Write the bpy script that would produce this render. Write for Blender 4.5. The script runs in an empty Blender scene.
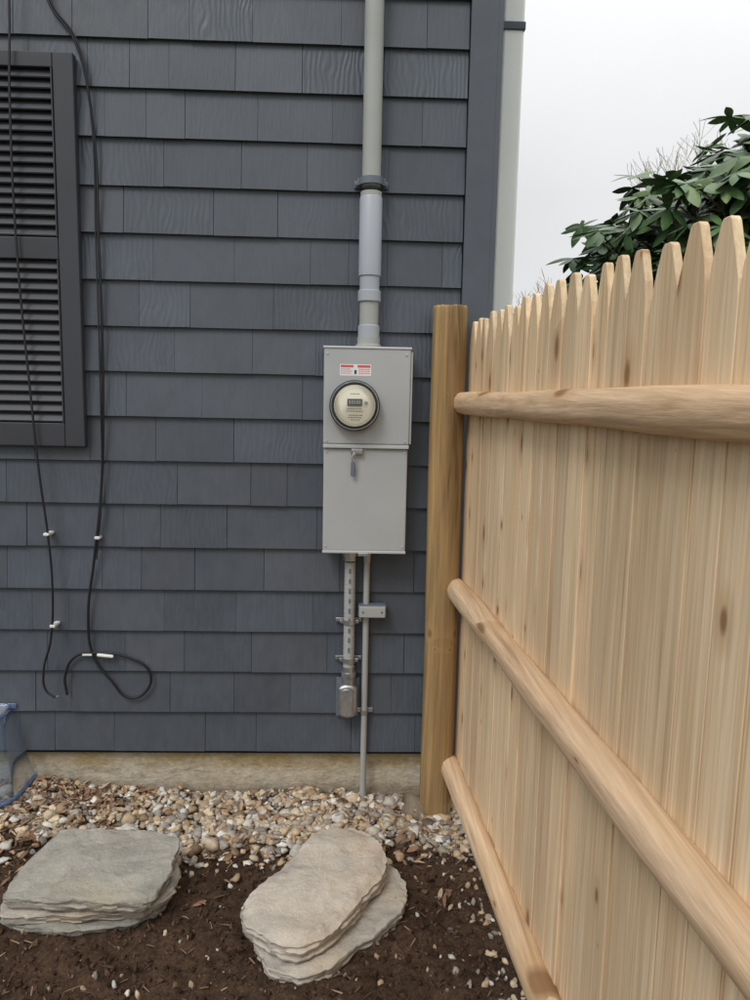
import bpy, math, random
import numpy as np
from mathutils import Matrix, Vector, noise
random.seed(7); rng=np.random.default_rng(7)
scn=bpy.context.scene
COL=bpy.context.collection

# ------------------------------------------------------------ helpers
def link(o,parent=None):
    COL.objects.link(o)
    if parent is not None: o.parent=parent
    return o
def empty(name):
    e=bpy.data.objects.new(name,None); e.empty_display_size=.1
    return link(e)
def mesh(name,verts,faces,mat,parent=None,smooth=False,cols=None,bevel=0,segs=2):
    me=bpy.data.meshes.new(name)
    me.from_pydata([tuple(v) for v in verts],[],[tuple(int(i) for i in f) for f in faces])
    me.update()
    if cols is not None:
        a=me.color_attributes.new('col','FLOAT_COLOR','POINT')
        c=np.ones((len(verts),4),dtype=np.float32); c[:,:3]=np.asarray(cols,dtype=np.float32)
        a.data.foreach_set('color',c.ravel())
    if smooth: me.polygons.foreach_set('use_smooth',[True]*len(me.polygons))
    if mat: me.materials.append(mat)
    o=bpy.data.objects.new(name,me); link(o,parent)
    if bevel:
        m=o.modifiers.new('b','BEVEL'); m.width=bevel; m.segments=segs; m.limit_method='ANGLE'; m.angle_limit=math.radians(40)
        me.polygons.foreach_set('use_smooth',[True]*len(me.polygons))
        w=o.modifiers.new('w','WEIGHTED_NORMAL')
    return o
BF=[(0,3,2,1),(4,5,6,7),(0,1,5,4),(1,2,6,5),(2,3,7,6),(3,0,4,7)]
def boxv(x0,x1,y0,y1,z0,z1):
    return [(x0,y0,z0),(x1,y0,z0),(x1,y1,z0),(x0,y1,z0),(x0,y0,z1),(x1,y0,z1),(x1,y1,z1),(x0,y1,z1)]
def box(name,x0,x1,y0,y1,z0,z1,mat,parent=None,bevel=.003):
    return mesh(name,boxv(x0,x1,y0,y1,z0,z1),BF,mat,parent,bevel=bevel)
def lathe(name,prof,base,axis,mat,parent=None,n=40,caps=True):
    """prof: list of (t along axis, radius)"""
    axis=Vector(axis).normalized(); a=axis.orthogonal().normalized(); b=axis.cross(a); base=Vector(base)
    V=[];F=[]
    for t,r in prof:
        for i in range(n):
            th=2*math.pi*i/n
            V.append(base+axis*t+(a*math.cos(th)+b*math.sin(th))*r)
    for j in range(len(prof)-1):
        for i in range(n):
            k=(i+1)%n
            F.append((j*n+i,j*n+k,(j+1)*n+k,(j+1)*n+i))
    if caps:
        F.append(tuple(range(n-1,-1,-1))); F.append(tuple((len(prof)-1)*n+i for i in range(n)))
    o=mesh(name,V,F,mat,parent)
    me=o.data
    me.polygons.foreach_set('use_smooth',[True]*len(me.polygons))
    m=o.modifiers.new('e','EDGE_SPLIT'); m.split_angle=math.radians(35)
    return o
def tube(V,F,pts,rads,n=6,cols=None,C=None):
    pts=[Vector(p) for p in pts]; base=len(V)
    for i,p in enumerate(pts):
        d=(pts[min(i+1,len(pts)-1)]-pts[max(i-1,0)]).normalized()
        a=d.orthogonal().normalized(); b=d.cross(a)
        for k in range(n):
            th=2*math.pi*k/n
            V.append(p+(a*math.cos(th)+b*math.sin(th))*rads[i])
            if C is not None: C.append(cols)
    for i in range(len(pts)-1):
        for k in range(n):
            m=(k+1)%n
            F.append((base+i*n+k,base+i*n+m,base+(i+1)*n+m,base+(i+1)*n+k))
def curve(name,pts,r,mat,parent=None,cyc=False,order=3):
    cu=bpy.data.curves.new(name,'CURVE'); cu.dimensions='3D'; cu.bevel_depth=r; cu.bevel_resolution=3; cu.resolution_u=10
    s=cu.splines.new('BEZIER'); s.bezier_points.add(len(pts)-1)
    for bp,p in zip(s.bezier_points,pts):
        bp.co=p; bp.handle_left_type='AUTO'; bp.handle_right_type='AUTO'
    cu.use_fill_caps=True
    cu.materials.append(mat)
    return link(bpy.data.objects.new(name,cu),parent)
def fbm(x,y,z=0,o=4):
    return noise.fractal(Vector((x,y,z)),1.0,2.0,o)
def sg(v,e): return math.copysign(abs(v)**e,v)

# ------------------------------------------------------------ material helpers
class N:
    def __init__(s,name,rough=.7,spec=.4):
        s.m=bpy.data.materials.new(name); s.m.use_nodes=True; s.t=s.m.node_tree; s.b=s.t.nodes['Principled BSDF']
        s.b.inputs['Roughness'].default_value=rough; s.b.inputs['Specular IOR Level'].default_value=spec
        s.tc=s.t.nodes.new('ShaderNodeTexCoord')
    def new(s,t,**k):
        n=s.t.nodes.new(t)
        for a,v in k.items(): setattr(n,a,v)
        return n
    def L(s,a,b): s.t.links.new(a,b)
    def val(s,i,v):
        if hasattr(v,'is_linked') or isinstance(v,bpy.types.NodeSocket): s.L(v,i)
        else: i.default_value=v
    def math(s,op,a,b=0.0,c=None,clamp=False):
        n=s.new('ShaderNodeMath',operation=op,use_clamp=clamp); s.val(n.inputs[0],a); s.val(n.inputs[1],b)
        if c is not None: s.val(n.inputs[2],c)
        return n.outputs[0]
    def mapr(s,v,a,b,c=0.,d=1.):
        n=s.new('ShaderNodeMapRange'); s.val(n.inputs[0],v); n.inputs[1].default_value=a; n.inputs[2].default_value=b
        s.val(n.inputs[3],c); s.val(n.inputs[4],d); return n.outputs[0]
    def vec(s,scale,off=None):
        n=s.new('ShaderNodeVectorMath',operation='MULTIPLY'); s.L(s.tc.outputs['Object'],n.inputs[0]); n.inputs[1].default_value=scale
        if off is None: return n.outputs[0]
        c=s.new('ShaderNodeCombineXYZ'); s.val(c.inputs[0],off); s.val(c.inputs[1],off); s.val(c.inputs[2],off)
        a=s.new('ShaderNodeVectorMath',operation='ADD'); s.L(n.outputs[0],a.inputs[0]); s.L(c.outputs[0],a.inputs[1]); return a.outputs[0]
    def noise(s,vec,scale,detail=4,rough=.55,dist=0):
        n=s.new('ShaderNodeTexNoise'); 
        if vec is not None: s.L(vec,n.inputs['Vector'])
        n.inputs['Scale'].default_value=scale; n.inputs['Detail'].default_value=min(detail,4); n.inputs['Roughness'].default_value=rough; n.inputs['Distortion'].default_value=dist
        return n.outputs[0]
    def mix(s,f,a,b,bt='MIX'):
        n=s.new('ShaderNodeMix',data_type='RGBA',blend_type=bt); s.val(n.inputs[0],f)
        for i,v in ((6,a),(7,b)):
            if isinstance(v,(tuple,list)): n.inputs[i].default_value=(*v[:3],1)
            else: s.L(v,n.inputs[i])
        return n.outputs[2]
    def scale(s,col,f):
        n=s.new('ShaderNodeVectorMath',operation='SCALE'); 
        if isinstance(col,tuple): n.inputs[0].default_value=col
        else: s.L(col,n.inputs[0])
        s.val(n.inputs['Scale'],f); return n.outputs[0]
    def attr(s):
        a=s.new('ShaderNodeAttribute',attribute_name='col'); return a
    def color(s,c):
        if isinstance(c,tuple): s.b.inputs['Base Color'].default_value=(*c,1)
        else: s.L(c,s.b.inputs['Base Color'])
    def bump(s,h,strength=.5,dist=.002):
        n=s.new('ShaderNodeBump'); n.inputs['Strength'].default_value=strength; n.inputs['Distance'].default_value=dist
        s.L(h,n.inputs['Height']); s.L(n.outputs[0],s.b.inputs['Normal'])

def simple(name,c,rough=.5,metal=0,var=.12,nscale=12,bump=.15,bd=.001,spec=.4,bscale=150):
    n=N(name,rough,spec); n.b.inputs['Metallic'].default_value=metal
    a=n.noise(n.vec((1,1,1)),nscale,3)
    n.color(n.scale(c,n.mapr(a,.25,.75,1-var,1+var)))
    if bump: n.bump(n.noise(n.vec((1,1,1)),bscale,2),bump,bd)
    return n.m

def shingle_mat():
    n=N('painted_shingle',.55,.4); at=n.attr()
    sp=n.new('ShaderNodeSeparateColor'); n.L(at.outputs['Color'],sp.inputs[0])
    r,g=sp.outputs[0],sp.outputs[1]
    off=n.math('MULTIPLY',r,37.0)
    grain=n.noise(n.vec((85,85,4),off),1,2,.65,.4)
    w=n.new('ShaderNodeTexWave',wave_type='BANDS',bands_direction='X'); n.L(n.vec((1,0,.50),off),w.inputs['Vector'])
    w.inputs['Scale'].default_value=16; w.inputs['Distortion'].default_value=10; w.inputs['Detail'].default_value=1; w.inputs['Detail Scale'].default_value=.9
    # the curly cedar grain reads most on the upper courses
    sz=n.new('ShaderNodeSeparateXYZ'); n.L(n.tc.outputs['Object'],sz.inputs[0])
    wv=n.math('MULTIPLY',w.outputs['Fac'],n.math('MULTIPLY',n.mapr(g,.45,.80,.0,1.25),n.mapr(sz.outputs[2],.6,2.4,.35,1)))
    h=n.math('ADD',n.math('MULTIPLY',grain,.7),n.math('MULTIPLY',wv,.5))
    dirt=n.noise(n.vec((1,1,1)),2.2,3,.6)
    spots=n.noise(n.vec((1,1,.6)),26,4,.7)
    f=n.math('MULTIPLY',n.mapr(r,0,1,.90,1.10),n.mapr(dirt,.3,.7,.87,1.13))
    f=n.math('MULTIPLY',f,n.mapr(h,.3,1.0,.91,1.08))
    f=n.math('MULTIPLY',f,n.mapr(spots,.35,.75,.94,1.10))
    c=n.mix(g,(.077,.086,.104),(.072,.085,.105))
    n.color(n.scale(c,f)); n.bump(h,.7,.0025)
    n.L(n.mapr(spots,.3,.7,.40,.60),n.b.inputs['Roughness'])
    return n.m

def wood(name,c1,c2,c3,axis='z',knots=True,gs=60,rough=.7,kn=(9,4.2),checks=.5,bd=.0015,ks=.17,contrast=1.0,kmin=.66):
    n=N(name,rough,.2); at=n.attr(); sp=n.new('ShaderNodeSeparateColor'); n.L(at.outputs['Color'],sp.inputs[0]); r,g=sp.outputs[0],sp.outputs[1]
    off=n.math('MULTIPLY',r,53.0)
    def v(a,l): return n.vec((a,a,l) if axis=='z' else (a,l,a),off)
    fine=n.noise(v(gs*2.2,3),1,3,.65)
    broad=n.noise(v(gs*.38,.8),1,3,.62,1.1)
    big=n.noise(v(3.5,.8),1,1,.5)
    c=n.mix(n.mapr(broad,.34,.66),c1,c2)
    c=n.mix(n.mapr(big,.42,.72,0,.6),c,c3)
    f=n.math('MULTIPLY',n.mapr(fine,.3,.7,1-.16*contrast,1+.08*contrast),n.mapr(g,0,1,.86,1.07))
    c=n.scale(c,f)
    c=n.mix(n.mapr(broad,.64,.72,0,checks),c,tuple(q*.45 for q in c2))
    if knots:
        xyz=n.new('ShaderNodeSeparateXYZ'); n.L(n.tc.outputs['Object'],xyz.inputs[0])
        cb=n.new('ShaderNodeCombineXYZ')
        a_,l_=(xyz.outputs[1],xyz.outputs[2]) if axis=='z' else (xyz.outputs[2],xyz.outputs[1])
        n.L(n.math('ADD',n.math('MULTIPLY',a_,kn[0]),off),cb.inputs[0]); n.L(n.math('ADD',n.math('MULTIPLY',l_,kn[1]),off),cb.inputs[1])
        vo=n.new('ShaderNodeTexVoronoi',voronoi_dimensions='2D'); vo.inputs['Scale'].default_value=1; vo.inputs['Randomness'].default_value=1
        n.L(cb.outputs[0],vo.inputs['Vector'])
        rs=n.new('ShaderNodeSeparateColor'); n.L(vo.outputs['Color'],rs.inputs[0])
        sz=n.mapr(rs.outputs[0],kmin,1,.0,ks)
        k=n.math('DIVIDE',vo.outputs['Distance'],n.math('ADD',sz,.0005))
        kf=n.mapr(k,.45,1.0,1,0)
        halo=n.mapr(k,.8,2.6,.5,0)
        c=n.mix(halo,c,(.44,.27,.13)); c=n.mix(n.math('MULTIPLY',kf,.8),c,(.21,.11,.05))
    n.color(c)
    n.bump(fine,.5,bd)
    return n.m

M={}
M['shingle']=shingle_mat()
M['trim']=simple('painted_trim',(.080,.091,.112),.5,var=.08,bump=.1)
M['sheath']=simple('sheathing',(.012,.0125,.015),.9,bump=0)
M['shutter']=simple('shutter_plastic',(.042,.044,.053),.5,var=.1,nscale=6,bump=.2,bscale=90)
M['picket']=wood('cedar_picket',(.80,.63,.425),(.65,.47,.28),(.72,.51,.315),contrast=1.3,kmin=.58)
M['rail']=wood('cedar_rail',(.73,.54,.36),(.55,.375,.225),(.64,.44,.285),axis='y',kn=(12,3.4),gs=50,bd=.003,ks=.2,contrast=1.4)
M['post']=wood('treated_post',(.45,.30,.135),(.25,.15,.065),(.35,.25,.125),gs=42,kn=(9,4.5),checks=.95,bd=.004,contrast=1.6)
M['boxpaint']=simple('grey_enamel',(.39,.40,.405),.42,var=.06,nscale=5,bump=.06)
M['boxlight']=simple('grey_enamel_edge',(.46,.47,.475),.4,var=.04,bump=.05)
M['pvc']=simple('pvc_grey',(.35,.36,.345),.5,var=.1,nscale=4,bump=.05)
M['pvcblue']=simple('pvc_blue_grey',(.36,.385,.43),.42,var=.06,nscale=5,bump=.05)
M['pvcdark']=simple('strap_grey',(.13,.15,.18),.5,bump=0)
M['galv']=simple('galvanised',(.42,.43,.44),.34,metal=.85,var=.25,nscale=40,bump=.1)
M['white']=simple('white_pipe',(.88,.885,.87),.5,var=.04,nscale=3,bump=.03)
M['black']=simple('cable_black',(.012,.012,.014),.5,bump=.0)
M['blackring']=simple('meter_ring',(.035,.037,.04),.35,bump=0)
M['dial']=simple('dial_cream',(.88,.85,.72),.5,var=.03,bump=0)
M['lcd']=simple('lcd_green_grey',(.10,.11,.09),.3,var=.05,bump=0)
M['ink']=simple('ink',(.05,.05,.05),.6,bump=0)
M['label']=simple('label_white',(.7,.7,.7),.5,var=.03,bump=0)
M['red']=simple('label_red',(.60,.09,.10),.5,var=.05,bump=0)
M['whiteplastic']=simple('white_plastic',(.7,.7,.68),.4,bump=0)
M['bark']=simple('bark',(.10,.08,.06),.9,var=.3,nscale=30,bump=0)
M['twig']=simple('twig_bark',(.40,.40,.32),.9,var=.2,bump=0)
M['twigred']=simple('twig_red',(.36,.24,.19),.9,var=.2,bump=0)
M['roof']=simple('roof_shingle',(.06,.06,.065),.9,var=.3,nscale=20,bump=.5)
M['glassdark']=simple('window_glass',(.02,.025,.03),.05,bump=0,spec=.8)

def glass(name,tint,gl=.08,al=.1,fm=1.0,dc=None):
    m=bpy.data.materials.new(name); m.use_nodes=True; t=m.node_tree; t.nodes.clear()
    o=t.nodes.new('ShaderNodeOutputMaterial'); tr=t.nodes.new('ShaderNodeBsdfTransparent'); tr.inputs[0].default_value=(*tint,1)
    g=t.nodes.new('ShaderNodeBsdfGlossy'); g.inputs['Roughness'].default_value=.06
    d=t.nodes.new('ShaderNodeBsdfDiffuse'); d.inputs[0].default_value=(*(dc or [c*.75 for c in tint]),1)
    lw=t.nodes.new('ShaderNodeFresnel'); lw.inputs[0].default_value=1.45
    ma=t.nodes.new('ShaderNodeMath'); ma.operation='MULTIPLY_ADD'; ma.inputs[1].default_value=fm; ma.inputs[2].default_value=gl; t.links.new(lw.outputs[0],ma.inputs[0])
    x=t.nodes.new('ShaderNodeMixShader'); t.links.new(ma.outputs[0],x.inputs[0]); t.links.new(tr.outputs[0],x.inputs[1]); t.links.new(g.outputs[0],x.inputs[2])
    y=t.nodes.new('ShaderNodeMixShader'); y.inputs[0].default_value=al; t.links.new(x.outputs[0],y.inputs[1]); t.links.new(d.outputs[0],y.inputs[2])
    t.links.new(y.outputs[0],o.inputs[0]); return m
M['meterglass']=glass('meter_glass',(.99,.99,.98),.01,.0,.8)
M['poly']=glass('polycarbonate',(.74,.82,.93),.03,.14,.8,(.30,.40,.56))
M['polyedge']=glass('polycarbonate_edge',(.50,.62,.80),.05,.35,.8,(.22,.32,.52))

# attribute coloured mats
def attrmat(name,rough,bs,bd,var=.15,spec=.3,bstr=.5):
    n=N(name,rough,spec); a=n.attr(); q=n.noise(n.vec((1,1,1)),bs,3,.6)
    n.color(n.scale(a.outputs['Color'],n.mapr(q,.3,.7,1-var,1+var)))
    if bstr: n.bump(q,bstr,bd)
    return n.m
M['pebble']=attrmat('pebble_stone',.75,90,.003,.2,.3,0)
M['clod']=attrmat('soil_clod',.95,120,.004,.35,.1,0)
M['leaf']=attrmat('leaf',.36,30,.002,.15,.5,0)
M['dryleaf']=attrmat('dry_leaf',.8,60,.002,.2,.2,0)

def stone_mat():
    n=N('flagstone',.85,.25); at=n.attr(); 
    a=n.noise(n.vec((1,1,3)),7,4,.62,.6); b=n.noise(n.vec((1,1,1)),60,4,.7); l=n.noise(n.vec((4,4,120)),1,3,.6,.5)
    c=n.mix(n.mapr(a,.3,.7),(.52,.475,.41),(.34,.32,.29))
    c=n.mix(n.mapr(b,.52,.8,0,.5),c,(.62,.59,.54))
    c=n.mix(n.mapr(n.noise(n.vec((1,1,1)),3.5,3),.48,.68,0,.6),c,(.50,.41,.30))
    c=n.mix(n.mapr(l,.55,.72,0,.35),c,(.22,.19,.155))
    c=n.mix(n.mapr(b,.24,.38,.6,0),c,(.14,.11,.08))
    m=n.new('ShaderNodeMix',data_type='RGBA',blend_type='MULTIPLY'); m.inputs[0].default_value=1; n.L(c,m.inputs[6]); n.L(at.outputs['Color'],m.inputs[7])
    n.color(m.outputs[2]); h=n.math('ADD',a,n.math('MULTIPLY',b,.5)); n.bump(h,.9,.011); return n.m
M['stone']=stone_mat()

def found_mat():
    n=N('foundation_concrete',.9,.2)
    a=n.noise(n.vec((1,1,1.6)),3.2,4,.65,.4); b=n.noise(n.vec((1,1,1)),38,4,.7); e=n.noise(n.vec((1,1,2.5)),9,4,.7,.5)
    sp=n.new('ShaderNodeSeparateXYZ'); n.L(n.tc.outputs['Object'],sp.inputs[0]); z=n.math('ADD',sp.outputs[2],n.math('MULTIPLY',n.math('SUBTRACT',e,.5),.10))
    c=n.mix(n.mapr(z,.08,.115),(.48,.42,.32),(.36,.28,.15))
    c=n.mix(n.mapr(a,.45,.65,0,.6),c,(.52,.48,.40))
    c=n.mix(n.mapr(e,.56,.70,0,.55),c,(.20,.165,.10))
    c=n.mix(n.mapr(z,.0,.05,.6,0),c,(.22,.17,.12))
    c=n.scale(c,n.mapr(b,.3,.7,.75,1.15)); n.color(c); n.bump(n.math('ADD',e,n.math('MULTIPLY',b,.5)),.8,.010); return n.m
M['found']=found_mat()

def ground_mat():
    n=N('soil_ground',.97,.1)
    sp=n.new('ShaderNodeSeparateXYZ'); n.L(n.tc.outputs['Object'],sp.inputs[0]); x,y=sp.outputs[0],sp.outputs[1]
    a=n.noise(n.vec((1,1,1)),5,4,.65); b=n.noise(n.vec((1,1,1)),80,4,.78)
    soil=n.mix(n.mapr(a,.35,.7),(.046,.028,.018),(.095,.060,.039)); soil=n.scale(soil,n.mapr(b,.3,.7,.5,1.5))
    tan=n.scale((.17,.125,.082),n.mapr(b,.3,.7,.5,1.4))
    grass=n.mix(n.mapr(a,.35,.65),(.045,.075,.022),(.10,.115,.045)); grass=n.scale(grass,n.mapr(b,.3,.7,.6,1.4))
    yy=n.math('ADD',y,n.math('MULTIPLY',n.math('SUBTRACT',a,.5),.25))
    c=n.mix(n.mapr(yy,-.40,-.32),soil,tan)
    far=n.math('MAXIMUM',n.mapr(n.math('ADD',x,n.math('MULTIPLY',a,.3)),.9,1.3),n.mapr(yy,-4.2,-4.8))
    c=n.mix(far,c,grass); n.color(c); n.bump(b,.9,.010); return n.m
M['ground']=ground_mat()

# ------------------------------------------------------------ ground
def sst(a,b,v):
    t=min(1,max(0,(v-a)/(b-a))); return t*t*(3-2*t)
def gh(x,y):
    h=.055*sst(-.5,-1.3,x)*sst(-.55,-.05,y) -.035*sst(-.05,.35,x)*sst(-.5,-.05,y)
    near=1 if (-3<x<1 and -3<y<.1) else .3
    h+=.024*fbm(x*2.3,y*2.3,1.7)*near+.012*fbm(x*9,y*9,4.1)*near
    if near==1 and y<-.3: h+=.013*fbm(x*28,y*28,9)
    return h
def axisvals(lo,hi,step,far):
    v=list(np.arange(lo,hi,step)); s=step; p=hi
    while p<far: v.append(p); s*=1.35; p+=s
    v.append(far); s=step; p=lo-step
    while p>-far: v.insert(0,p); s*=1.35; p-=s
    v.insert(0,-far); return v
xs=axisvals(-1.6,.8,.0095,250); ys=axisvals(-1.5,.05,.0095,250)
V=[(x,y,gh(x,y)) for y in ys for x in xs]; nx=len(xs)
F=[(j*nx+i,j*nx+i+1,(j+1)*nx+i+1,(j+1)*nx+i) for j in range(len(ys)-1) for i in range(nx-1)]
mesh('ground',V,F,M['ground'],smooth=True)

# ---- instanced small things baked in one mesh
import bmesh
def ico(sub):
    bm=bmesh.new(); bmesh.ops.create_icosphere(bm,subdivisions=sub,radius=1); v=np.array([p.co[:] for p in bm.verts]); f=np.array([[q.index for q in p.verts] for p in bm.faces]); bm.free(); return v,f
def rotm(a,b,c):
    return np.array((Matrix.Rotation(a,3,'X')@Matrix.Rotation(b,3,'Y')@Matrix.Rotation(c,3,'Z')))
def scatter(name,templates,faces,items,mat,smooth=True,parent=None):
    """items: (pos,scale3,rot3,template idx,color)"""
    Vs=[];Fs=[];Cs=[];b=0
    for pos,sc,rt,ti,c in items:
        v=templates[ti]*np.array(sc); v=v@rotm(*rt).T+np.array(pos)
        Vs.append(v); Fs.append(faces+b); Cs.append(np.tile(np.array(c),(len(v),1))); b+=len(v)
    Vs=np.vstack(Vs);Fs=np.vstack(Fs);Cs=np.vstack(Cs)
    me=bpy.data.meshes.new(name); me.vertices.add(len(Vs)); me.vertices.foreach_set('co',Vs.ravel())
    k=Fs.shape[1]; me.loops.add(Fs.size); me.loops.foreach_set('vertex_index',Fs.ravel().astype(np.int32)); me.polygons.add(len(Fs))
    me.polygons.foreach_set('loop_start',np.arange(0,Fs.size,k,dtype=np.int32)); me.polygons.foreach_set('loop_total',np.full(len(Fs),k,dtype=np.int32))
    me.update(calc_edges=True); me.validate()
    a=me.color_attributes.new('col','FLOAT_COLOR','POINT'); c4=np.ones((len(Vs),4),dtype=np.float32); c4[:,:3]=Cs; a.data.foreach_set('color',c4.ravel())
    if smooth: me.polygons.foreach_set('use_smooth',[True]*len(me.polygons))
    me.materials.append(mat); o=bpy.data.objects.new(name,me); return link(o,parent)
iv,if_=ico(2)
def lump(seed,amt):
    out=[]
    for p in iv:
        v=Vector(p); out.append(np.array(p)*(1+amt*noise.noise(v*1.1+Vector((seed*7.3,0,0)))+amt*.4*noise.noise(v*2.6+Vector((0,seed*3.1,0)))))
    return np.array(out)
PT=[lump(i,.6) for i in range(12)]
CT=[lump(i+20,1.3) for i in range(8)]
pal=[(.56,.43,.28),(.62,.51,.37),(.67,.63,.55),(.38,.345,.30),(.33,.22,.14),(.50,.36,.23),(.74,.71,.65),(.22,.20,.185),(.44,.39,.33),(.58,.45,.33),(.30,.27,.24)]
pw=np.array([.17,.15,.11,.11,.09,.12,.07,.05,.09,.04,.06]); pw/=pw.sum()
def R3(): return (random.uniform(0,6.3),random.uniform(0,6.3),random.uniform(0,6.3))
def pebcol():
    c=pal[rng.choice(len(pal),p=pw)]; k=random.uniform(.65,1.03); return tuple(q*k for q in c)
items=[]
def edge(x): return -.33+.04*math.sin(x*5)+.07*noise.noise(Vector((x*4,3,0)))-.03*sst(0,.4,x)
cnt=0
while cnt<5000:
    x=random.uniform(-2.2,.9); y=random.uniform(-.60,.0)
    e=edge(x)
    if y<e and random.random()>.85*math.exp((y-e)/.05): continue
    if x<-.75 and random.random()<.25: continue
    s=random.choice([.006,.008,.009,.011,.013,.016])*random.uniform(.8,1.15)
    if random.random()<.04: s*=1.6
    z=gh(x,y)+s*.35+random.uniform(0,.014)*(1 if y>e else 0)
    items.append(((x,y-s,z),(s*random.uniform(1,1.6),s,s*random.uniform(.5,.85)),(random.uniform(-.5,.5),random.uniform(-.5,.5),random.uniform(0,6.3)),random.randrange(12),pebcol())); cnt+=1
for i in range(90):
    y=random.uniform(-1.3,-.35); x=.405+.07*(-y)-abs(random.gauss(0.02,.05)); s=random.choice([.005,.007,.010])
    items.append(((x,y,gh(x,y)+s*.3),(s*1.3,s,s*.7),R3(),random.randrange(12),pebcol()))
for i in range(300):
    x=random.uniform(-1.5,.45); y=random.uniform(-1.5,-.4); s=random.choice([.002,.003,.004,.005,.009])
    items.append(((x,y,gh(x,y)+s*.3),(s*1.3,s,s*.7),R3(),random.randrange(12),tuple(.8*q for q in pebcol())))
scatter('gravel',PT,if_,items,M['pebble'])
items=[]
for (x,y,s,c) in [(.265,-.10,.048,(.20,.165,.12)),(.315,-.215,.03,(.13,.10,.08)),(.20,-.06,.03,(.42,.36,.28)),(.10,-.29,.028,(.5,.45,.38)),(.31,-.34,.026,(.33,.28,.22)),(.28,-.29,.022,(.15,.12,.09)),(.34,-.42,.02,(.3,.26,.2))]:
    items.append(((x,y,gh(x,y)+s*.4),(s*1.2,s,s*.8),(0,0,random.uniform(0,6)),random.randrange(10),c))
scatter('cobble_stones',PT,if_,items,M['pebble'])
items=[]
for i in range(8500):
    x=random.uniform(-1.7,.75); y=random.uniform(-1.6,-.28)
    if y>edge(x)+.02: continue
    s=random.choice([.002,.002,.003,.003,.004,.005,.007])*random.uniform(.7,1.2)
    if random.random()<.04: s*=2
    k=random.uniform(.5,1.35); c=random.choice([(.060,.037,.023),(.082,.051,.033),(.045,.028,.018),(.11,.072,.047)])
    items.append(((x,y,gh(x,y)+s*.05),(s*1.3,s,s*.7),R3(),random.randrange(8),tuple(q*k for q in c)))
scatter('soil_clods',CT,if_,items,M['clod'],smooth=False)
chipv=np.array([(-1,-.5,0),(-.3,-.62,.12),(.9,-.3,0),(1,.35,-.05),(.1,.55,.1),(-.9,.45,0)],float); chipf=np.array([(0,1,4,5),(1,2,3,4)])
items=[]
for i in range(600):
    x=random.uniform(-1.6,.5); y=random.uniform(-1.5,-.36); l=random.uniform(.005,.02); w=l*random.uniform(.1,.35)
    items.append(((x,y,gh(x,y)+.006),(l,w,l*.3),(random.uniform(-.4,.4),random.uniform(-.4,.4),random.uniform(0,6.3)),0,random.choice([(.20,.12,.075),(.13,.08,.05),(.28,.20,.13),(.08,.05,.03)])))
scatter('bark_chips',[chipv],chipf,items,M['dryleaf'],smooth=False)
lv=np.array([(-1,0,0),(-.55,-.42,.12),(0,-.55,.2),(.55,-.38,.1),(1,0,-.1),(.55,.38,.12),(0,.55,.22),(-.55,.42,.1),(-.5,0,-.02),(0,0,.0),(.5,0,-.04)],float)
lf=[(0,1,8),(1,2,9,8),(2,3,10,9),(3,4,10),(4,5,10),(5,6,9,10),(6,7,8,9),(7,0,8)]
lft=[]
for q in lf:
    lft.append(q[:3])
    if len(q)==4: lft.append((q[0],q[2],q[3]))
lft=np.array(lft)
items=[]
for i in range(1000):
    t=random.random()
    if t<.62: x=-1.0-abs(random.gauss(0,.28))+random.uniform(-.10,.25); y=-.03-abs(random.gauss(0,.14))
    elif t<.88: x=random.uniform(-1.5,.35); y=random.uniform(-.42,-.02)
    else: x=random.uniform(-1.5,.35); y=random.uniform(-.75,-.35)
    l=random.uniform(.008,.027); k=random.uniform(.65,1.15); c=random.choice([(.30,.19,.11),(.40,.28,.17),(.23,.14,.09),(.46,.35,.23),(.26,.15,.095)])
    items.append(((x,y,gh(x,y)+random.uniform(.014,.034)*(1 if y>-.4 else .5)),(l,l*random.uniform(.3,.8),l*.9),(random.uniform(-.7,.7),random.uniform(-.7,.7),random.uniform(0,6.3)),0,tuple(q*k for q in c)))
scatter('dead_leaves',[lv],lft,items,M['dryleaf'])

# ------------------------------------------------------------ house
house=empty('shingled_house')
XC=.487
def shingles(name,x0,x1,tf,k1=33):
    V=[];F=[];C=[]; prev=[]
    for k in range(k1):
        z=.18+.161*k; xx=[x0]; p=x0-random.uniform(0,.2)
        while True:
            for _ in range(14):
                w=random.choice([.14,.19,.22,.25,.28,.31,.33,.36])*random.uniform(.95,1.05); q=p+w
                if all(abs(q-u)>.045 for u in prev): break
            p=q
            if p>x1-.06: break
            if p>x0+.04: xx.append(p)
        xx.append(x1); prev=xx[1:-1]
        cz=random.uniform(-.0015,.0015)
        for a,b in zip(xx[:-1],xx[1:]):
            g=random.uniform(.0003,.0012); t=random.uniform(-.0018,.0018); dz=cz+random.uniform(-.0009,.0009); r=random.random(); g2=random.random(); tl=random.uniform(-.0006,.0006)
            bb=len(V)
            for (X,s) in ((a+g,-1),(b-g,1)):
                yb=-.0265+t
                for Y,Z in ((yb,z+dz+tl*s),(-.0115,z+dz+tl*s+.002),(-.0090+t*.15,z+.19),(-.002,z+.19)):
                    V.append(tf(X,Y,Z)); C.append((r,g2,0))
            F+= [(bb,bb+4,bb+6,bb+2),(bb,bb+1,bb+5,bb+4),(bb+1,bb,bb+2,bb+3),(bb+4,bb+5,bb+7,bb+6),(bb+2,bb+6,bb+7,bb+3)]
    return mesh(name,V,F,M['shingle'],house,cols=C)
shingles('front_shingles',-5.0,.388,lambda x,y,z:(x,y,z))
shingles('side_shingles',.10,6.9,lambda x,y,z:(XC-y-.012,x,z))
box('walls',-5.0,XC-.013,.0,7.0,.17,5.6,M['sheath'],house,0)
box('foundation',-5.0,XC-.012,.010,6.99,-.5,.168,M['found'],house,0)
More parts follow.
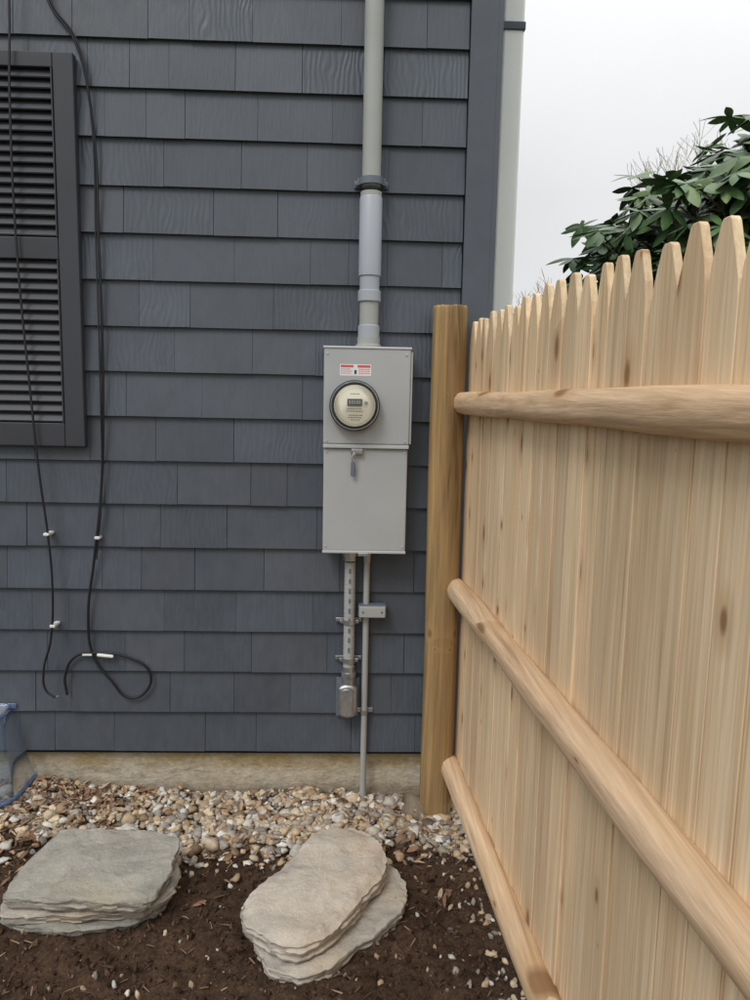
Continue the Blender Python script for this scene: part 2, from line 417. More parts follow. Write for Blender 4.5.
box('drip_board',-5.0,XC-.02,-.010,.004,.165,.183,M['sheath'],house,0)
box('corner_board_front',.391,XC+.0,-.034,-.001,.176,5.6,M['trim'],house,.003)
box('corner_board_side',XC-.011,XC+.016,-.0325,.098,.178,5.6,M['trim'],house,.003)
V=[(-5.4,-.35,5.5),(.9,-.35,5.5),(.9,3.5,7.6),(-5.4,3.5,7.6),(.9,7.35,5.5),(-5.4,7.35,5.5),(-5.4,-.35,5.62),(.9,-.35,5.62),(.9,3.5,7.74),(-5.4,3.5,7.74),(.9,7.35,5.62),(-5.4,7.35,5.62)]
mesh('roof',V,[(0,1,2,3),(3,2,4,5),(6,9,8,7),(9,11,10,8),(0,6,7,1),(5,4,10,11),(1,7,8,2),(2,8,10,4),(0,3,9,6),(3,5,11,9)],M['roof'],house)
mesh('gable_wall',[(XC-.02,0,5.6),(XC-.02,7,5.6),(XC-.02,3.5,7.45),(-4.98,0,5.6),(-4.98,7,5.6),(-4.98,3.5,7.45)],[(0,1,2),(3,5,4)],M['trim'],house)
box('window_casing',-2.42,-1.47,-.05,-.012,1.30,2.75,M['white'],house,.004)
box('window_glass',-2.33,-1.56,-.054,-.046,1.40,2.67,M['glassdark'],house,.001)
box('window_meeting_rail',-2.33,-1.56,-.066,-.0545,2.0,2.06,M['white'],house,.003)

# ------------------------------------------------------------ shutter
sh=empty('louvered_shutter')
yf=-.056
SX0,SX1,SZ0,SZ1=-1.43,-.962,1.356,2.69
box('stile_right',SX1-.070,SX1,yf,-.022,SZ0,SZ1,M['shutter'],sh,.004)
box('stile_left',SX0,SX0+.070,yf,-.022,SZ0,SZ1,M['shutter'],sh,.004)
for nm,a,b in (('rail_top',2.640,SZ1),('rail_middle',2.01,2.085),('rail_bottom',SZ0,1.44)):
    box(nm,SX0+.071,SX1-.071,yf+.001,-.023,a+.0005,b-.0005,M['shutter'],sh,.003)
box('back_panel',SX0+.01,SX1-.01,-.0275,-.0268,SZ0+.01,SZ1-.01,M['shutter'],sh,0)
V=[];F=[]
for a,b in ((1.441,2.009),(2.086,2.639)):
    nsl=round((b-a)/.0345); st=(b-a)/nsl
    for i in range(nsl):
        z=a+i*st; bb=len(V)
        for X in (SX0+.0705,SX1-.0705):
            V+= [(X,-.050,z+.003),(X,-.052,z+.007),(X,-.034,z+st*.98),(X,-.030,z+st*.98-.004)]
        F+= [(bb,bb+4,bb+5,bb+1),(bb+1,bb+5,bb+6,bb+2),(bb+3,bb+2,bb+6,bb+7),(bb,bb+3,bb+7,bb+4)]
mesh('louvers',V,F,M['shutter'],sh)
for nm,a,b in (('bead_1',1.441,2.009),('bead_2',2.086,2.639)):
    box(nm,SX1-.0755,SX1-.0712,-.060,-.045,a,b,M['shutter'],sh,.001)

# ------------------------------------------------------------ meter box
mb=empty('electric_meter_box')
bx0,bx1,bz0,bz1=-.100,.202,.998,1.724
FY=-.125
box('body',bx0+.004,bx1-.004,FY+.012,-.024,bz0,bz1-.004,M['boxpaint'],mb,.004)
box('upper_cover',bx0,bx1+.004,FY-.004,FY+.013,1.388,bz1,M['boxpaint'],mb,.005)
box('lower_cover',bx0+.002,bx1+.0,FY-.001,FY+.0125,bz0+.003,1.372,M['boxpaint'],mb,.005)
box('seam_ledge',bx0,bx1+.003,FY-.012,FY+.010,1.3735,1.387,M['boxlight'],mb,.002)
box('top_hood',bx0-.003,bx1+.007,FY-.007,-.026,bz1-.003,bz1+.006,M['boxlight'],mb,.003)
box('bottom_lip',bx0+.001,bx1+.001,FY-.006,FY+.004,bz0-.006,bz0+.004,M['boxlight'],mb,.002)
box('side_flange',bx1+.0045,bx1+.011,FY+.0,-.03,1.39,bz1-.01,M['boxpaint'],mb,.002)
box('hasp_plate',-.0,.042,FY-.018,FY-.002,1.352,1.3725,M['galv'],mb,.003)
curve('seal_wire',[(.012,FY-.016,1.36),(.006,FY-.022,1.345),(.008,FY-.018,1.328),(.014,FY-.02,1.345),(.012,FY-.016,1.36)],.0018,M['galv'],mb)
box('seal_tag',.000,.016,FY-.021,FY-.012,1.275,1.326,M['pvcdark'],mb,.003)
for x in (bx0+.012,bx1-.012):
    for z in (bz1-.02,1.40,1.36,bz0+.02):
        lathe('screw',[(0,.0035),(.003,.0035),(.0035,.002)],(x,FY-(.004 if z>1.38 else .001),z),(0,-1,0),M['boxlight'],mb,10)
box('bottom_latch',.03,.068,FY-.008,FY+.01,bz0-.016,bz0-.003,M['galv'],mb,.002)
lx0,lx1,lz0,lz1=-.044,.066,1.628,1.668
ly=FY-.0045
def decal(name,x0,x1,z0,z1,y,mat): 
    mesh(name,[(x0,y,z0),(x1,y,z0),(x1,y,z1),(x0,y,z1)],[(0,1,2,3)],mat,mb)
decal('sticker',lx0,lx1,lz0,lz1,ly,M['label'])
for a,b in ((lx0+.003,.004),(.018,lx1-.003)): decal('sticker_red_band',a,b,lz1-.011,lz1-.003,ly-.0006,M['red'])
for i in range(3):
    z=lz1-.016-i*.007
    for a,b in ((lx0+.004,.000),(.022,lx1-.004)):
        x=a
        while x<b-.006:
            w=random.uniform(.004,.010); decal('print',x,min(x+w,b),z-.0022,z,ly-.0006,M['red']); x+=w+.002
decal('print',.007,.015,lz0+.006,lz0+.020,ly-.0006,M['ink'])
mx,mz=.010,1.524
lathe('socket_ring',[(0,.084),(.016,.084),(.020,.0885),(.034,.0885),(.040,.083),(.040,.0755),(.030,.0735)],(mx,FY-.003,mz),(0,-1,0),M['blackring'],mb,64,caps=False)
lathe('ring_silver_rim',[(0.0405,.0845),(.042,.0835),(.042,.0815),(.0405,.0805)],(mx,FY-.003,mz),(0,-1,0),M['galv'],mb,64,caps=False)  # thin silver metal rim on the front of the dark socket ring
lathe('meter_base',[(.0,.0730),(.034,.0730),(.037,.072)],(mx,FY-.004,mz),(0,-1,0),M['dial'],mb,64)
lathe('dial_face',[(.037,.064),(.042,.0635)],(mx,FY-.003,mz),(0,-1,0),M['dial'],mb,64)
lathe('glass_cover',[(.0405,.0725),(.066,.0715),(.072,.068),(.0745,.060),(.0755,.03),(.076,.004)],(mx,FY-.003,mz),(0,-1,0),M['meterglass'],mb,64)
dy=FY-.0452
box('lcd',mx-.026,mx+.026,dy-.005,dy+.004,mz+.000,mz+.024,M['lcd'],mb,.001)
for i in range(5):
    x=mx-.019+i*.0085
    decal('digit',x,x+.0045,mz+.006,mz+.018,dy-.0056,M['label'])
    decal('digit_gap',x+.0014,x+.0031,mz+.0075,mz+.0165,dy-.0060,M['lcd'])
for i,(z,l) in enumerate(((mz+.040,.030),(mz-.012,.05),(mz-.020,.058),(mz-.034,.04),(mz-.042,.044),(mz-.050,.025))):
    x=mx-l/2
    while x<mx+l/2:
        w=random.uniform(.003,.008); decal('meter_print',x,x+w,z,z+.0022,dy-.0006,M['ink']); x+=w+.0022
lathe('optical_port',[(0,.006),(.006,.0055)],(mx+.040,dy+.001,mz+.010),(0,-1,0),M['galv'],mb,20)

# ------------------------------------------------------------ service conduit (above)
sc=empty('service_conduit')
cx,cy=.056,-.070
lathe('upper_pipe',[(0,.0325),(3.3,.0325)],(cx,cy,2.28),(0,0,1),M['pvc'],sc)
lathe('pipe_coupler',[(0,.0325),(.0,.037),(.06,.037),(.062,.0335)],(cx,cy,2.20),(0,0,1),M['pvc'],sc)
lathe('expansion_sleeve',[(0,.036),(.003,.0395),(.265,.0395),(.27,.037),(.275,.035)],(cx,cy,1.975),(0,0,1),M['pvcblue'],sc)
lathe('sleeve_neck',[(0,.035),(.06,.035)],(cx,cy,1.925),(0,0,1),M['pvcblue'],sc)
lathe('lower_coupling',[(0,.037),(.003,.0405),(.037,.0405),(.04,.037)],(cx,cy,1.888),(0,0,1),M['pvcblue'],sc)
lathe('lower_pipe',[(0,.0335),(.12,.0335)],(cx,cy,1.775),(0,0,1),M['pvc'],sc)
lathe('lower_collar',[(0,.038),(.045,.038),(.048,.034)],(cx,cy,1.76),(0,0,1),M['pvcblue'],sc)
lathe('hub',[(0,.046),(.012,.046),(.015,.040),(.04,.040)],(cx,cy,1.726),(0,0,1),M['pvc'],sc)
def strap(z,w,name='strap'):
    lathe(name,[(-.012,.0365),(-.012,.043),(.012,.043),(.012,.0365)],(cx,cy,z),(0,0,1),M['pvcdark'],sc,caps=False)
    box(name+'_ears',cx-w,cx+w,-.036,-.024,z-.013,z+.013,M['pvcdark'],sc,.003)
    for s in (-1,1):
        box(name+'_arm',cx+s*.043-.006,cx+s*.043+.006,-.072,-.0355,z-.012,z+.012,M['pvcdark'],sc,.002)
        lathe(name+'_bolt',[(0,.008),(.006,.008),(.007,.005)],(cx+s*(w-.010),-.036,z),(0,-1,0),M['pvcdark'],sc,8)
strap(2.295,.060); strap(4.0,.060)
# ------------------------------------------------------------ lower conduits
lc=empty('branch_conduit')
lx,ly_=.003,-.055
prof=[]; zz=0
while zz<.44:
    prof+= [(zz,.0202),(zz+.006,.0212),(zz+.010,.0212)]; zz+=.0155
lathe('flexible_conduit',prof,(lx,ly_,.50),(0,0,1),M['pvc'],lc,24)
for i in range(9):
    z=.60+i*.038
    mesh('conduit_print',[(lx-.004,ly_-.0222,z),(lx+.004,ly_-.0222,z),(lx+.004,ly_-.0222,z+.018),(lx-.004,ly_-.0222,z+.018)],[(0,1,2,3)],M['pvcdark'],lc)
lathe('top_connector',[(0,.0255),(.018,.0255),(.02,.03),(.035,.03)],(lx,ly_,.95),(0,0,1),M['galv'],lc,8)
lathe('bottom_connector',[(-.03,.025),(0,.025),(.0,.029),(.018,.029),(.02,.024),(.04,.024)],(lx,ly_,.50),(0,0,1),M['galv'],lc,12)
for z in (.715,.565):
    lathe('clamp',[(-.008,.022),(-.008,.0255),(.008,.0255),(.008,.022)],(lx,ly_,z),(0,0,1),M['galv'],lc,caps=False)
    box('clamp_foot',lx-.052,lx+.05,-.035,-.024,z-.008,z+.008,M['galv'],lc,.002)
    box('clamp_side',lx-.036,lx-.024,-.06,-.0345,z-.007,z+.007,M['galv'],lc,.002)
    box('clamp_side',lx+.024,lx+.036,-.06,-.0345,z-.007,z+.007,M['galv'],lc,.002)
    lathe('clamp_bolt',[(0,.006),(.007,.006)],(lx-.043,-.035,z),(0,-1,0),M['galv'],lc,6)
def capsule(name,cxx,z0,z1,w,y0,y1,mat,parent,rt,rb,bev=.006):
    pts=[]
    for a in range(0,181,15):
        t=math.radians(a); pts.append((cxx+math.cos(t)*w/2,z1-rt+math.sin(t)*rt))
    for a in range(180,361,15):
        t=math.radians(a); pts.append((cxx+math.cos(t)*w/2,z0+rb+math.sin(t)*rb))
    n=len(pts); V=[(x,y0,z) for x,z in pts]+[(x,y1,z) for x,z in pts]
    F=[tuple(range(n-1,-1,-1)),tuple(range(n,2*n))]+[(i,(i+1)%n,n+(i+1)%n,n+i) for i in range(n)]
    o=mesh(name,V,F,mat,parent,bevel=bev,segs=3); return o
capsule('conduit_body',lx-.002,.340,.475,.074,-.085,-.026,M['galv'],lc,.02,.022,.014)
capsule('conduit_body_cover',lx-.006,.352,.460,.046,-.0905,-.0855,M['galv'],lc,.018,.018,.002)
for z in (.362,.450): lathe('cover_screw',[(0,.004),(.003,.0035)],(lx-.006,-.0905,z),(0,-1,0),M['pvcdark'],lc,8)
box('wall_plate',lx-.046,lx+.042,-.031,-.0280,.33,.485,M['pvcdark'],lc,.001)
gc=empty('grounding_conduit')
gx,gy=.066,-.045
lathe('pipe',[(0,.0118),(1.05,.0118)],(gx,gy,-.08),(0,0,1),M['pvc'],gc,20)
lathe('connector',[(0,.0165),(.03,.0165),(.03,.02),(.04,.02)],(gx,gy,.945),(0,0,1),M['galv'],gc,8)
box('bonding_block',gx-.030,gx+.076,-.078,-.030,.735,.783,M['pvcdark'],gc,.006)
box('bonding_cover',gx-.026,gx+.072,-.086,-.0785,.738,.780,M['pvc'],gc,.004)
for x in (gx-.012,gx+.058): lathe('cover_screw',[(0,.004),(.002,.004)],(x,-.086,.76),(0,-1,0),M['pvcdark'],gc,8)
for z in (.355,):
    lathe('strap',[(-.008,.0122),(-.008,.0155),(.008,.0155),(.008,.0122)],(gx,gy,z),(0,0,1),M['galv'],gc,20,caps=False)
    box('strap_ear',gx-.03,gx+.034,-.033,-.024,z-.009,z+.009,M['galv'],gc,.002)

# ------------------------------------------------------------ cables
def wallpts(l,y=-.034): 
    k=(2.8+y)/2.8
    return [(x*k,y+random.uniform(-.004,.004),1.55+(z-1.55)*k) for x,z in l]
c1=empty('coaxial_cable')
curve('wire',wallpts([(-1.195,4.5),(-1.19,2.87),(-1.20,2.55),(-1.20,2.05),(-1.17,1.52),(-1.15,1.23),(-1.13,1.02),(-1.12,.81),(-1.135,.61),(-1.165,.49),(-1.16,.41),(-1.125,.385)],-.072),.0042,M['black'],c1)
curve('tail',wallpts([(-1.125,.385),(-1.112,.39)],-.072),.0022,M['galv'],c1)
c2=empty('coaxial_cable')
P2=[(-1.10,4.5),(-1.06,2.88),(-.972,2.75),(-.925,2.53),(-.91,2.06),(-.91,1.53),(-.93,1.16),(-.96,.93),(-.99,.69),(-.975,.55),(-.91,.455),(-.84,.385),(-.775,.415),(-.765,.49),(-.84,.545),(-.95,.562),(-1.04,.55),(-1.085,.47),(-1.08,.395)]
curve('wire',wallpts(P2,-.039),.0050,M['black'],c2)
curve('second_strand',[(x+.010*math.sin(i*1.1),y-.004,z) for i,(x,y,z) in enumerate(wallpts(P2[:8],-.043))],.0028,M['black'],c2)
def clip(x,z,par,y=-.045):
    box('clip',x-.010,x+.010,y-.010,-.024,z-.005,z+.006,M['whiteplastic'],par,.003)
clip(-1.105,1.035,c1,-.070); clip(-.93,1.02,c2); clip(-1.095,.69,c1,-.070)
lathe('splice',[(0,.005),(.004,.0065),(.055,.0065),(.06,.005)],(-.945,-.045,.571),(1,0,-.1),M['whiteplastic'],c2,16)
box('cable_tie',-1.0,-.965,-.048,-.032,.568,.574,M['whiteplastic'],c2,.001)

# ------------------------------------------------------------ window well cover
wc=empty('window_well_cover')
V=[];F=[];na=40;nb=6
cxw,ax,ay=-1.80,.60,.26
for j in range(nb+1):
    t=j/nb; z=.08+.265*t; k=1-.14*t
    for i in range(na+1):
        th=math.pi*i/na
        V.append((cxw+ax*k*sg(math.cos(th),.32),-.028-ay*(1-.6*t)*sg(math.sin(th),.32),z))
for j in range(nb):
    for i in range(na): F.append((j*(na+1)+i,j*(na+1)+i+1,(j+1)*(na+1)+i+1,(j+1)*(na+1)+i))
top=len(V)
for i in range(na+1):
    x,y,z=V[nb*(na+1)+i]; V.append((x,-.0285,z+.022))
for i in range(na): F.append((nb*(na+1)+i,nb*(na+1)+i+1,top+i+1,top+i))
o=mesh('dome',V,F,M['poly'],wc,smooth=True); e=o.modifiers.new('e','EDGE_SPLIT'); e.split_angle=math.radians(30)
curve('rim',[V[i] for i in range(na+1)],.008,M['polyedge'],wc)
curve('top_ridge',[V[nb*(na+1)+i] for i in range(na+1)],.005,M['polyedge'],wc)
box('wall_flange',cxw-ax*.9,cxw+ax*.9,-.034,-.0295,.352,.372,M['polyedge'],wc,.002)

# ------------------------------------------------------------ fence
fe=empty('wooden_fence')
d=Vector((math.sin(math.radians(4)),-math.cos(math.radians(4)),0)); nrm=Vector((-math.cos(math.radians(4)),-math.sin(math.radians(4)),0))
P0=Vector((.410,-.085,0))
V=[];F=[];C=[]
s=.0; i=0
while s<5.2:
    w=random.choice([.07,.08,.085,.09,.094])*random.uniform(.97,1.04); h=1.826+random.uniform(-.012,.012); r=random.random(); g=random.random(); hw=w/2; off=random.uniform(0,.007); lean=random.uniform(-.002,.002); sk=random.uniform(-.004,.004); tw=random.uniform(-.003,.003)
    out=[(-hw,.05),(hw,.05),(hw,h-.115),(hw*.95,h-.09),(hw*.76+sk,h-.058),(hw*.52+sk,h-.028),(hw*.34+sk,h-.006),(hw*.22+sk,h),(-hw*.22+sk,h),(-hw*.34+sk,h-.006),(-hw*.52+sk,h-.028),(-hw*.76+sk,h-.058),(-hw*.95,h-.09),(-hw,h-.115)]
    b=len(V); n=len(out)
    for side in (0,1):
        for u,z in out:
            p=P0+d*(s+hw+u+lean*z)-nrm*(off+.015*side+tw*u/hw*.5); V.append((p.x,p.y,z)); C.append((r,g,0))
    F.append(tuple(b+k for k in range(n))); F.append(tuple(b+n+k for k in range(n-1,-1,-1)))
    for k in range(n): F.append((b+k,b+n+k,b+n+(k+1)%n,b+(k+1)%n))
    s+=w+random.uniform(.0006,.0034); i+=1
o=mesh('pickets',V,F,M['picket'],fe,cols=C)
bv=o.modifiers.new('b','BEVEL'); bv.width=.0015; bv.segments=1; bv.limit_method='ANGLE'
def rail(name,z,r0,s0,s1,seed):
    V=[];F=[];C=[];n=36;m=130
    rr=random.random(); gg=random.uniform(.3,.9)
    for j in range(m+1):
        t=j/m; s=s0+(s1-s0)*t
        rad=r0*(1+.12*noise.noise(Vector((s*2.2,seed,0)))+.03*noise.noise(Vector((s*11,seed,3))))
        e=min(s-s0,s1-s)
        if e<.03: rad*=math.sqrt(max(.0,1-((.03-e)/.03)**2))*.5+.5
        c=P0+d*s+nrm*(r0*.58)+Vector((0,0,z+.010*noise.noise(Vector((s*1.1,seed+9,0)))))
        for k in range(n):
            th=2*math.pi*k/n
            q=1+.07*noise.noise(Vector((math.cos(th)*2.4,math.sin(th)*2.4,s*1.6+seed*5)))+.022*noise.noise(Vector((math.cos(th)*7,math.sin(th)*7,s*4+seed*5)))
            p=c+nrm*sg(math.cos(th),.85)*rad*q*.95+Vector((0,0,sg(math.sin(th),.9)*rad*q)); V.append(p); C.append((rr,gg,0))
    for j in range(m):
        for k in range(n):
            l=(k+1)%n; F.append((j*n+k,j*n+l,(j+1)*n+l,(j+1)*n+k))
    F.append(tuple(range(n))); F.append(tuple(m*n+k for k in range(n-1,-1,-1)))
    mesh(name,V,F,M['rail'],fe,smooth=True,cols=C)
for k,(z,r0) in enumerate(((1.540,.037),(.864,.039),(.175,.039))):
    rail('rail_%d'%(k+1),z,r0,-.015+.012*k,2.43,k*3.3)
    rail('rail_%d'%(k+4),z,r0,2.45,5.1,k*3.3+20)
def post(name,x,y,h,r,seed):
    V=[];F=[];C=[];n=96;m=60; rr=random.random()
    zs=[-.3+ (h+.3)*j/m for j in range(m+1)]
    rings=[(z,1.0) for z in zs[:-1]]+[(h-.010,1.0),(h-.003,.97),(h,.92),(h+.002,.5),(h+.001,.05)]
    for z,k in rings:
        for i in range(n):
            th=2*math.pi*i/n; q=1+.03*noise.noise(Vector((math.cos(th)*1.3,math.sin(th)*1.3,z*1.3+seed)))+.014*noise.noise(Vector((math.cos(th)*6,math.sin(th)*6,z*.8+seed)))
            ck=noise.noise(Vector((math.cos(th)*9,math.sin(th)*9,z*.9+seed*3)))
            q-= .06*max(0,ck-.38)
            q+= .006*noise.noise(Vector((math.cos(th)*22,math.sin(th)*22,z*1.5)))
            zt=z+(.008*noise.noise(Vector((math.cos(th)*k*3,math.sin(th)*k*3,seed))) if z>h-.02 else 0)
            V.append((x+r*k*q*math.cos(th)+.005*noise.noise(Vector((z,seed,0))),y+r*k*q*math.sin(th),zt)); C.append((rr,.6,0))
    for j in range(len(rings)-1):
        for i in range(n):
            l=(i+1)%n; F.append((j*n+i,j*n+l,(j+1)*n+l,(j+1)*n+i))
    F.append(tuple((len(rings)-1)*n+k for k in range(n)))
    o=mesh(name,V,F,M['post'],None,smooth=True,cols=C); m_=o.modifiers.new('e','EDGE_SPLIT'); m_.split_angle=math.radians(50)
    return o
post('fence_post',.344,-.098,1.876,.061,1)
q=P0+d*2.44+nrm*.01
post('fence_post',q.x-.05,q.y-.0,1.86,.061,5)

# ------------------------------------------------------------ downspout
ds=empty('downspout')
box('pipe',.572,.658,.36,.43,.1,5.45,M['white'],ds,.012)
for z in (.9,3.00,4.6):
    box('bracket',XC+.012,.661,.352,.438,z,z+.03,M['trim'],ds,.003)
box('outlet',.572,.658,.34,.60,.03,.10,M['white'],ds,.01)

# ------------------------------------------------------------ stones
def catmull(pts,n):
    out=[];L=len(pts)
    for i in range(L):
        p0,p1,p2,p3=[np.array(pts[(i+k-1)%L],float) for k in range(4)]
        for j in range(n):
            t=j/n; cr=.5*((2*p1)+(-p0+p2)*t+(2*p0-5*p1+4*p2-p3)*t*t+(-p0+3*p1-3*p2+p3)*t**3); li=p1+(p2-p1)*t
            out.append(cr*.4+li*.6)
    return out
def slab(name,pts,z0,th,seed,parent,tint,sharp=.5,tilt=(0,0),step=.010):
    ol=catmull(pts,10); n=len(ol); c=sum(ol)/n; V=[];F=[];C=[]
    def add(p,z,k=1):
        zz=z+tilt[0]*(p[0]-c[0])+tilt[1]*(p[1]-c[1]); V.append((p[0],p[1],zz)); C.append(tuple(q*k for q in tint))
    rings=[]
    def jag(i,k): 
        a=ol[i]; return .010*noise.noise(Vector((a[0]*16,a[1]*16,seed+k)))+.008*noise.noise(Vector((a[0]*55,a[1]*55,seed+k*2)))
    tops=[.05,.15,.25,.35,.45,.55,.64,.72,.79,.85,.9,.94,.97,.99]
    jj=[jag(i,0) for i in range(n)]
    for s in tops:
        r=[]
        for i in range(n):
            u=ol[i]-c; u=u/np.linalg.norm(u)
            p=c+(ol[i]-c)*s+u*jj[i]*s**6
            z=z0+th+.007*fbm(p[0]*6,p[1]*9,seed)+.004*fbm(p[0]*22,p[1]*30,seed)
            z+= .005*math.floor(2.5*(noise.noise(Vector((p[0]*5,p[1]*5,seed+2)))+.5))/2.5
            z-= .35*th*sharp*sst(.82,1.0,s)*(.6+.8*noise.noise(Vector((p[0]*9,p[1]*9,seed+5))))
            r.append(len(V)); add(p,z)
        rings.append(r)
    nl=9
    for k in range(nl+1):
        t=k/nl; r=[]
        lay=random.Random(seed*31+k//2).uniform(-1,1)
        for i in range(n):
            u=ol[i]-c; L_=np.linalg.norm(u); u=u/L_
            off=jj[i]*.6+jag(i,(k//2)*1.7)*.8+step*lay*(.5+.9*noise.noise(Vector((ol[i][0]*5,ol[i][1]*5,seed+k//2))))-.010*t*t
            if k==0: off=jj[i]
            p=ol[i]+u*off; z=z0+th*(1-.22*sharp)-(th*(1-.22*sharp))*t*.98+.003*noise.noise(Vector((p[0]*14,p[1]*14,seed)))*(1-t)
            r.append(len(V)); add(p,z,1-.16*(k%2))
        rings.append(r)
    for a,b in zip(rings[:-1],rings[1:]):
        for i in range(n):
            j=(i+1)%n; F.append((a[i],b[i],b[j],a[j]))
    F.append(tuple(rings[0])); F.append(tuple(reversed(rings[-1])))
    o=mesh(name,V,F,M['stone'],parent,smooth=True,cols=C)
    e=o.modifiers.new('e','EDGE_SPLIT'); e.split_angle=math.radians(34); return o
fs=empty('flagstone_stack')
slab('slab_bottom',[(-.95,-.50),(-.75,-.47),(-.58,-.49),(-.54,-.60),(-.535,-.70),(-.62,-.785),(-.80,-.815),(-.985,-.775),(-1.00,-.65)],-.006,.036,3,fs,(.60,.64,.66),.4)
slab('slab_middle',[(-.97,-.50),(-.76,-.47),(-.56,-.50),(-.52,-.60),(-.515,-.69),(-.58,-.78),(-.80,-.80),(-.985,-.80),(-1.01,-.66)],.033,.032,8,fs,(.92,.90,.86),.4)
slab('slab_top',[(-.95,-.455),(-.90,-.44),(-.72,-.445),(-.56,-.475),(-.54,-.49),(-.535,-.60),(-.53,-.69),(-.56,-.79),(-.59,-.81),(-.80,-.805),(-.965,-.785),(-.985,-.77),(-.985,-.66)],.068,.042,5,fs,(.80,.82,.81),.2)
ss=empty('stepping_stone_pile')
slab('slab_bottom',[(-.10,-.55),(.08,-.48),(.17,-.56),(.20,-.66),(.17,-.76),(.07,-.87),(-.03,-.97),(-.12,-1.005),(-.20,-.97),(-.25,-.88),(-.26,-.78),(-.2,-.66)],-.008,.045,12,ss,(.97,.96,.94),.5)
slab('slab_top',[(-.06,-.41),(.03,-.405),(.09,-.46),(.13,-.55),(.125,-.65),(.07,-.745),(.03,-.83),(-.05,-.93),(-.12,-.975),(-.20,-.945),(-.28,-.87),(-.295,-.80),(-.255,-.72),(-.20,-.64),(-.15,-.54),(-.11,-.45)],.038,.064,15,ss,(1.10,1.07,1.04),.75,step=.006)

# ------------------------------------------------------------ rhododendron-like shrub
shb=empty('rhododendron_shrub')
def leaftemplate(curv):
    V=[];
    prof=[(0,.02),(.18,.13),(.42,.20),(.68,.18),(.88,.09),(1,.005)]
    for t,w in prof:
        z=-curv*t*t
        V+= [(t,-w,z-.035*(w/.19)),(t,0,z+.0),(t,w,z-.035*(w/.19))]
    F=[]
    for i in range(len(prof)-1):
        for j in range(2): F.append((i*3+j,i*3+j+1,(i+1)*3+j+1,(i+1)*3+j))
    return np.array(V,float),np.array(F)
T0,LF=leaftemplate(.15); T1,_=leaftemplate(.35); T2,_=leaftemplate(.05)
items=[];TV=[];TF=[]
base=Vector((2.60,1.35,0)); cc=Vector((2.34,1.3,1.97)); rad=Vector((1.05,.95,1.05))
for i in range(270):
    for _ in range(50):
        u=Vector((random.gauss(0,1),random.gauss(0,1),random.gauss(.25,1))).normalized(); 
        if u.z>-.35: break
    k=random.uniform(.60,1.0)*(1+.20*noise.noise(u*2.6))
    e=cc+Vector((u.x*rad.x,u.y*rad.y,u.z*rad.z))*k
    mid=base+(e-base)*.45+Vector((random.uniform(-.15,.15),random.uniform(-.15,.15),.25))
    tube(TV,TF,[base+Vector((random.uniform(-.1,.1),random.uniform(-.1,.1),0)),mid,e-(e-mid)*.3,e],[.022,.014,.008,.005])
    for j in range(random.randint(4,6)):
        t=e+Vector((random.gauss(0,.12),random.gauss(0,.12),random.gauss(0,.10))); 
        tube(TV,TF,[e-(e-mid)*.1,(e+t)/2+Vector((0,0,-.02)),t],[.005,.004,.003],4)
        up=(u*.6+Vector((random.gauss(0,.3),random.gauss(-.25,.3),.7))).normalized()
        q=Vector((0,0,1)).rotation_difference(up); nl=random.randint(7,10); ph=random.uniform(0,6.3)
        tone=random.uniform(.8,1.35)
        for l in range(nl):
            pit=random.uniform(-.2,.6); az=ph+6.283*l/nl+random.uniform(-.25,.25); ln=random.uniform(.10,.165)
            m=q.to_matrix()@Matrix.Rotation(az,3,'Z')@Matrix.Rotation(pit*.9-.1,3,'Y')@Matrix.Rotation(random.uniform(-.4,.4),3,'X')
            cbase=random.choice([(.075,.145,.055),(.095,.17,.065),(.06,.115,.045),(.15,.22,.09),(.09,.15,.065)])  # greens lightened: the pale overcast sheen is put into the leaf colour
            items.append((t,ln,m,random.randrange(3),tuple(c*tone for c in cbase)))
TT=[T0,T1,T2]; Vs=[];Fs=[];Cs=[];b=0
for t,ln,m,ti,c in items:
    v=(TT[ti]*ln)@np.array(m).T+np.array(t); Vs.append(v); Fs.append(LF+b); Cs.append(np.tile(c,(len(v),1))); b+=len(v)
Vs=np.vstack(Vs);Fs=np.vstack(Fs);Cs=np.vstack(Cs)
mesh('foliage',Vs.tolist(),Fs.tolist(),M['leaf'],shb,smooth=True,cols=Cs)
mesh('branches',TV,TF,M['bark'],shb,smooth=True)

# ------------------------------------------------------------ bare trees
def bare(name,pos,h,seed,spread=.5,mat='twig',depth=6,thick=.012,rmin=.008):
    rnd=random.Random(seed); V=[];F=[]
    def grow(p,dr,l,r,k):
        pts=[p]; rs=[r]; q=p; dd=dr
        for i in range(3):
            dd=(dd+Vector((rnd.gauss(0,.12),rnd.gauss(0,.12),rnd.gauss(.08,.08)))).normalized(); q=q+dd*l/3; pts.append(q); rs.append(max(rmin*.8,r*(1-.15*(i+1))))
        tube(V,F,pts,rs,5 if k<3 else 3)
        if k>=depth: return
        for i in range(rnd.choice([3,3,2]) if k else 5):
            ax=Vector((rnd.gauss(0,1),rnd.gauss(0,1),rnd.gauss(0,.4))); nd=(dd+ax.normalized()*spread*rnd.uniform(.6,1.3)).normalized()
            st=pts[rnd.choice([2,3,3])]
            grow(st,nd,l*rnd.uniform(.66,.84),max(rs[-1]*.66,rmin),k+1)
    grow(Vector(pos),Vector((0,0,1)),h*.22,h*thick,0)
    top=max(v[2] for v in V); s=h/top
    V=[(pos[0]+(v[0]-pos[0])*s,pos[1]+(v[1]-pos[1])*s,v[2]*s) for v in V]
    return mesh(name,V,F,M[mat],None)
bare('bare_tree',(7.7,15.5,0),8.2,3,.60,'twig',7,rmin=.006)
bare('bare_tree',(4.9,16,0),4.9,8,.6,'twigred',6,rmin=.005)
bare('bare_tree',(3.6,18,0),4.6,21,.6,'twigred',6,rmin=.005)
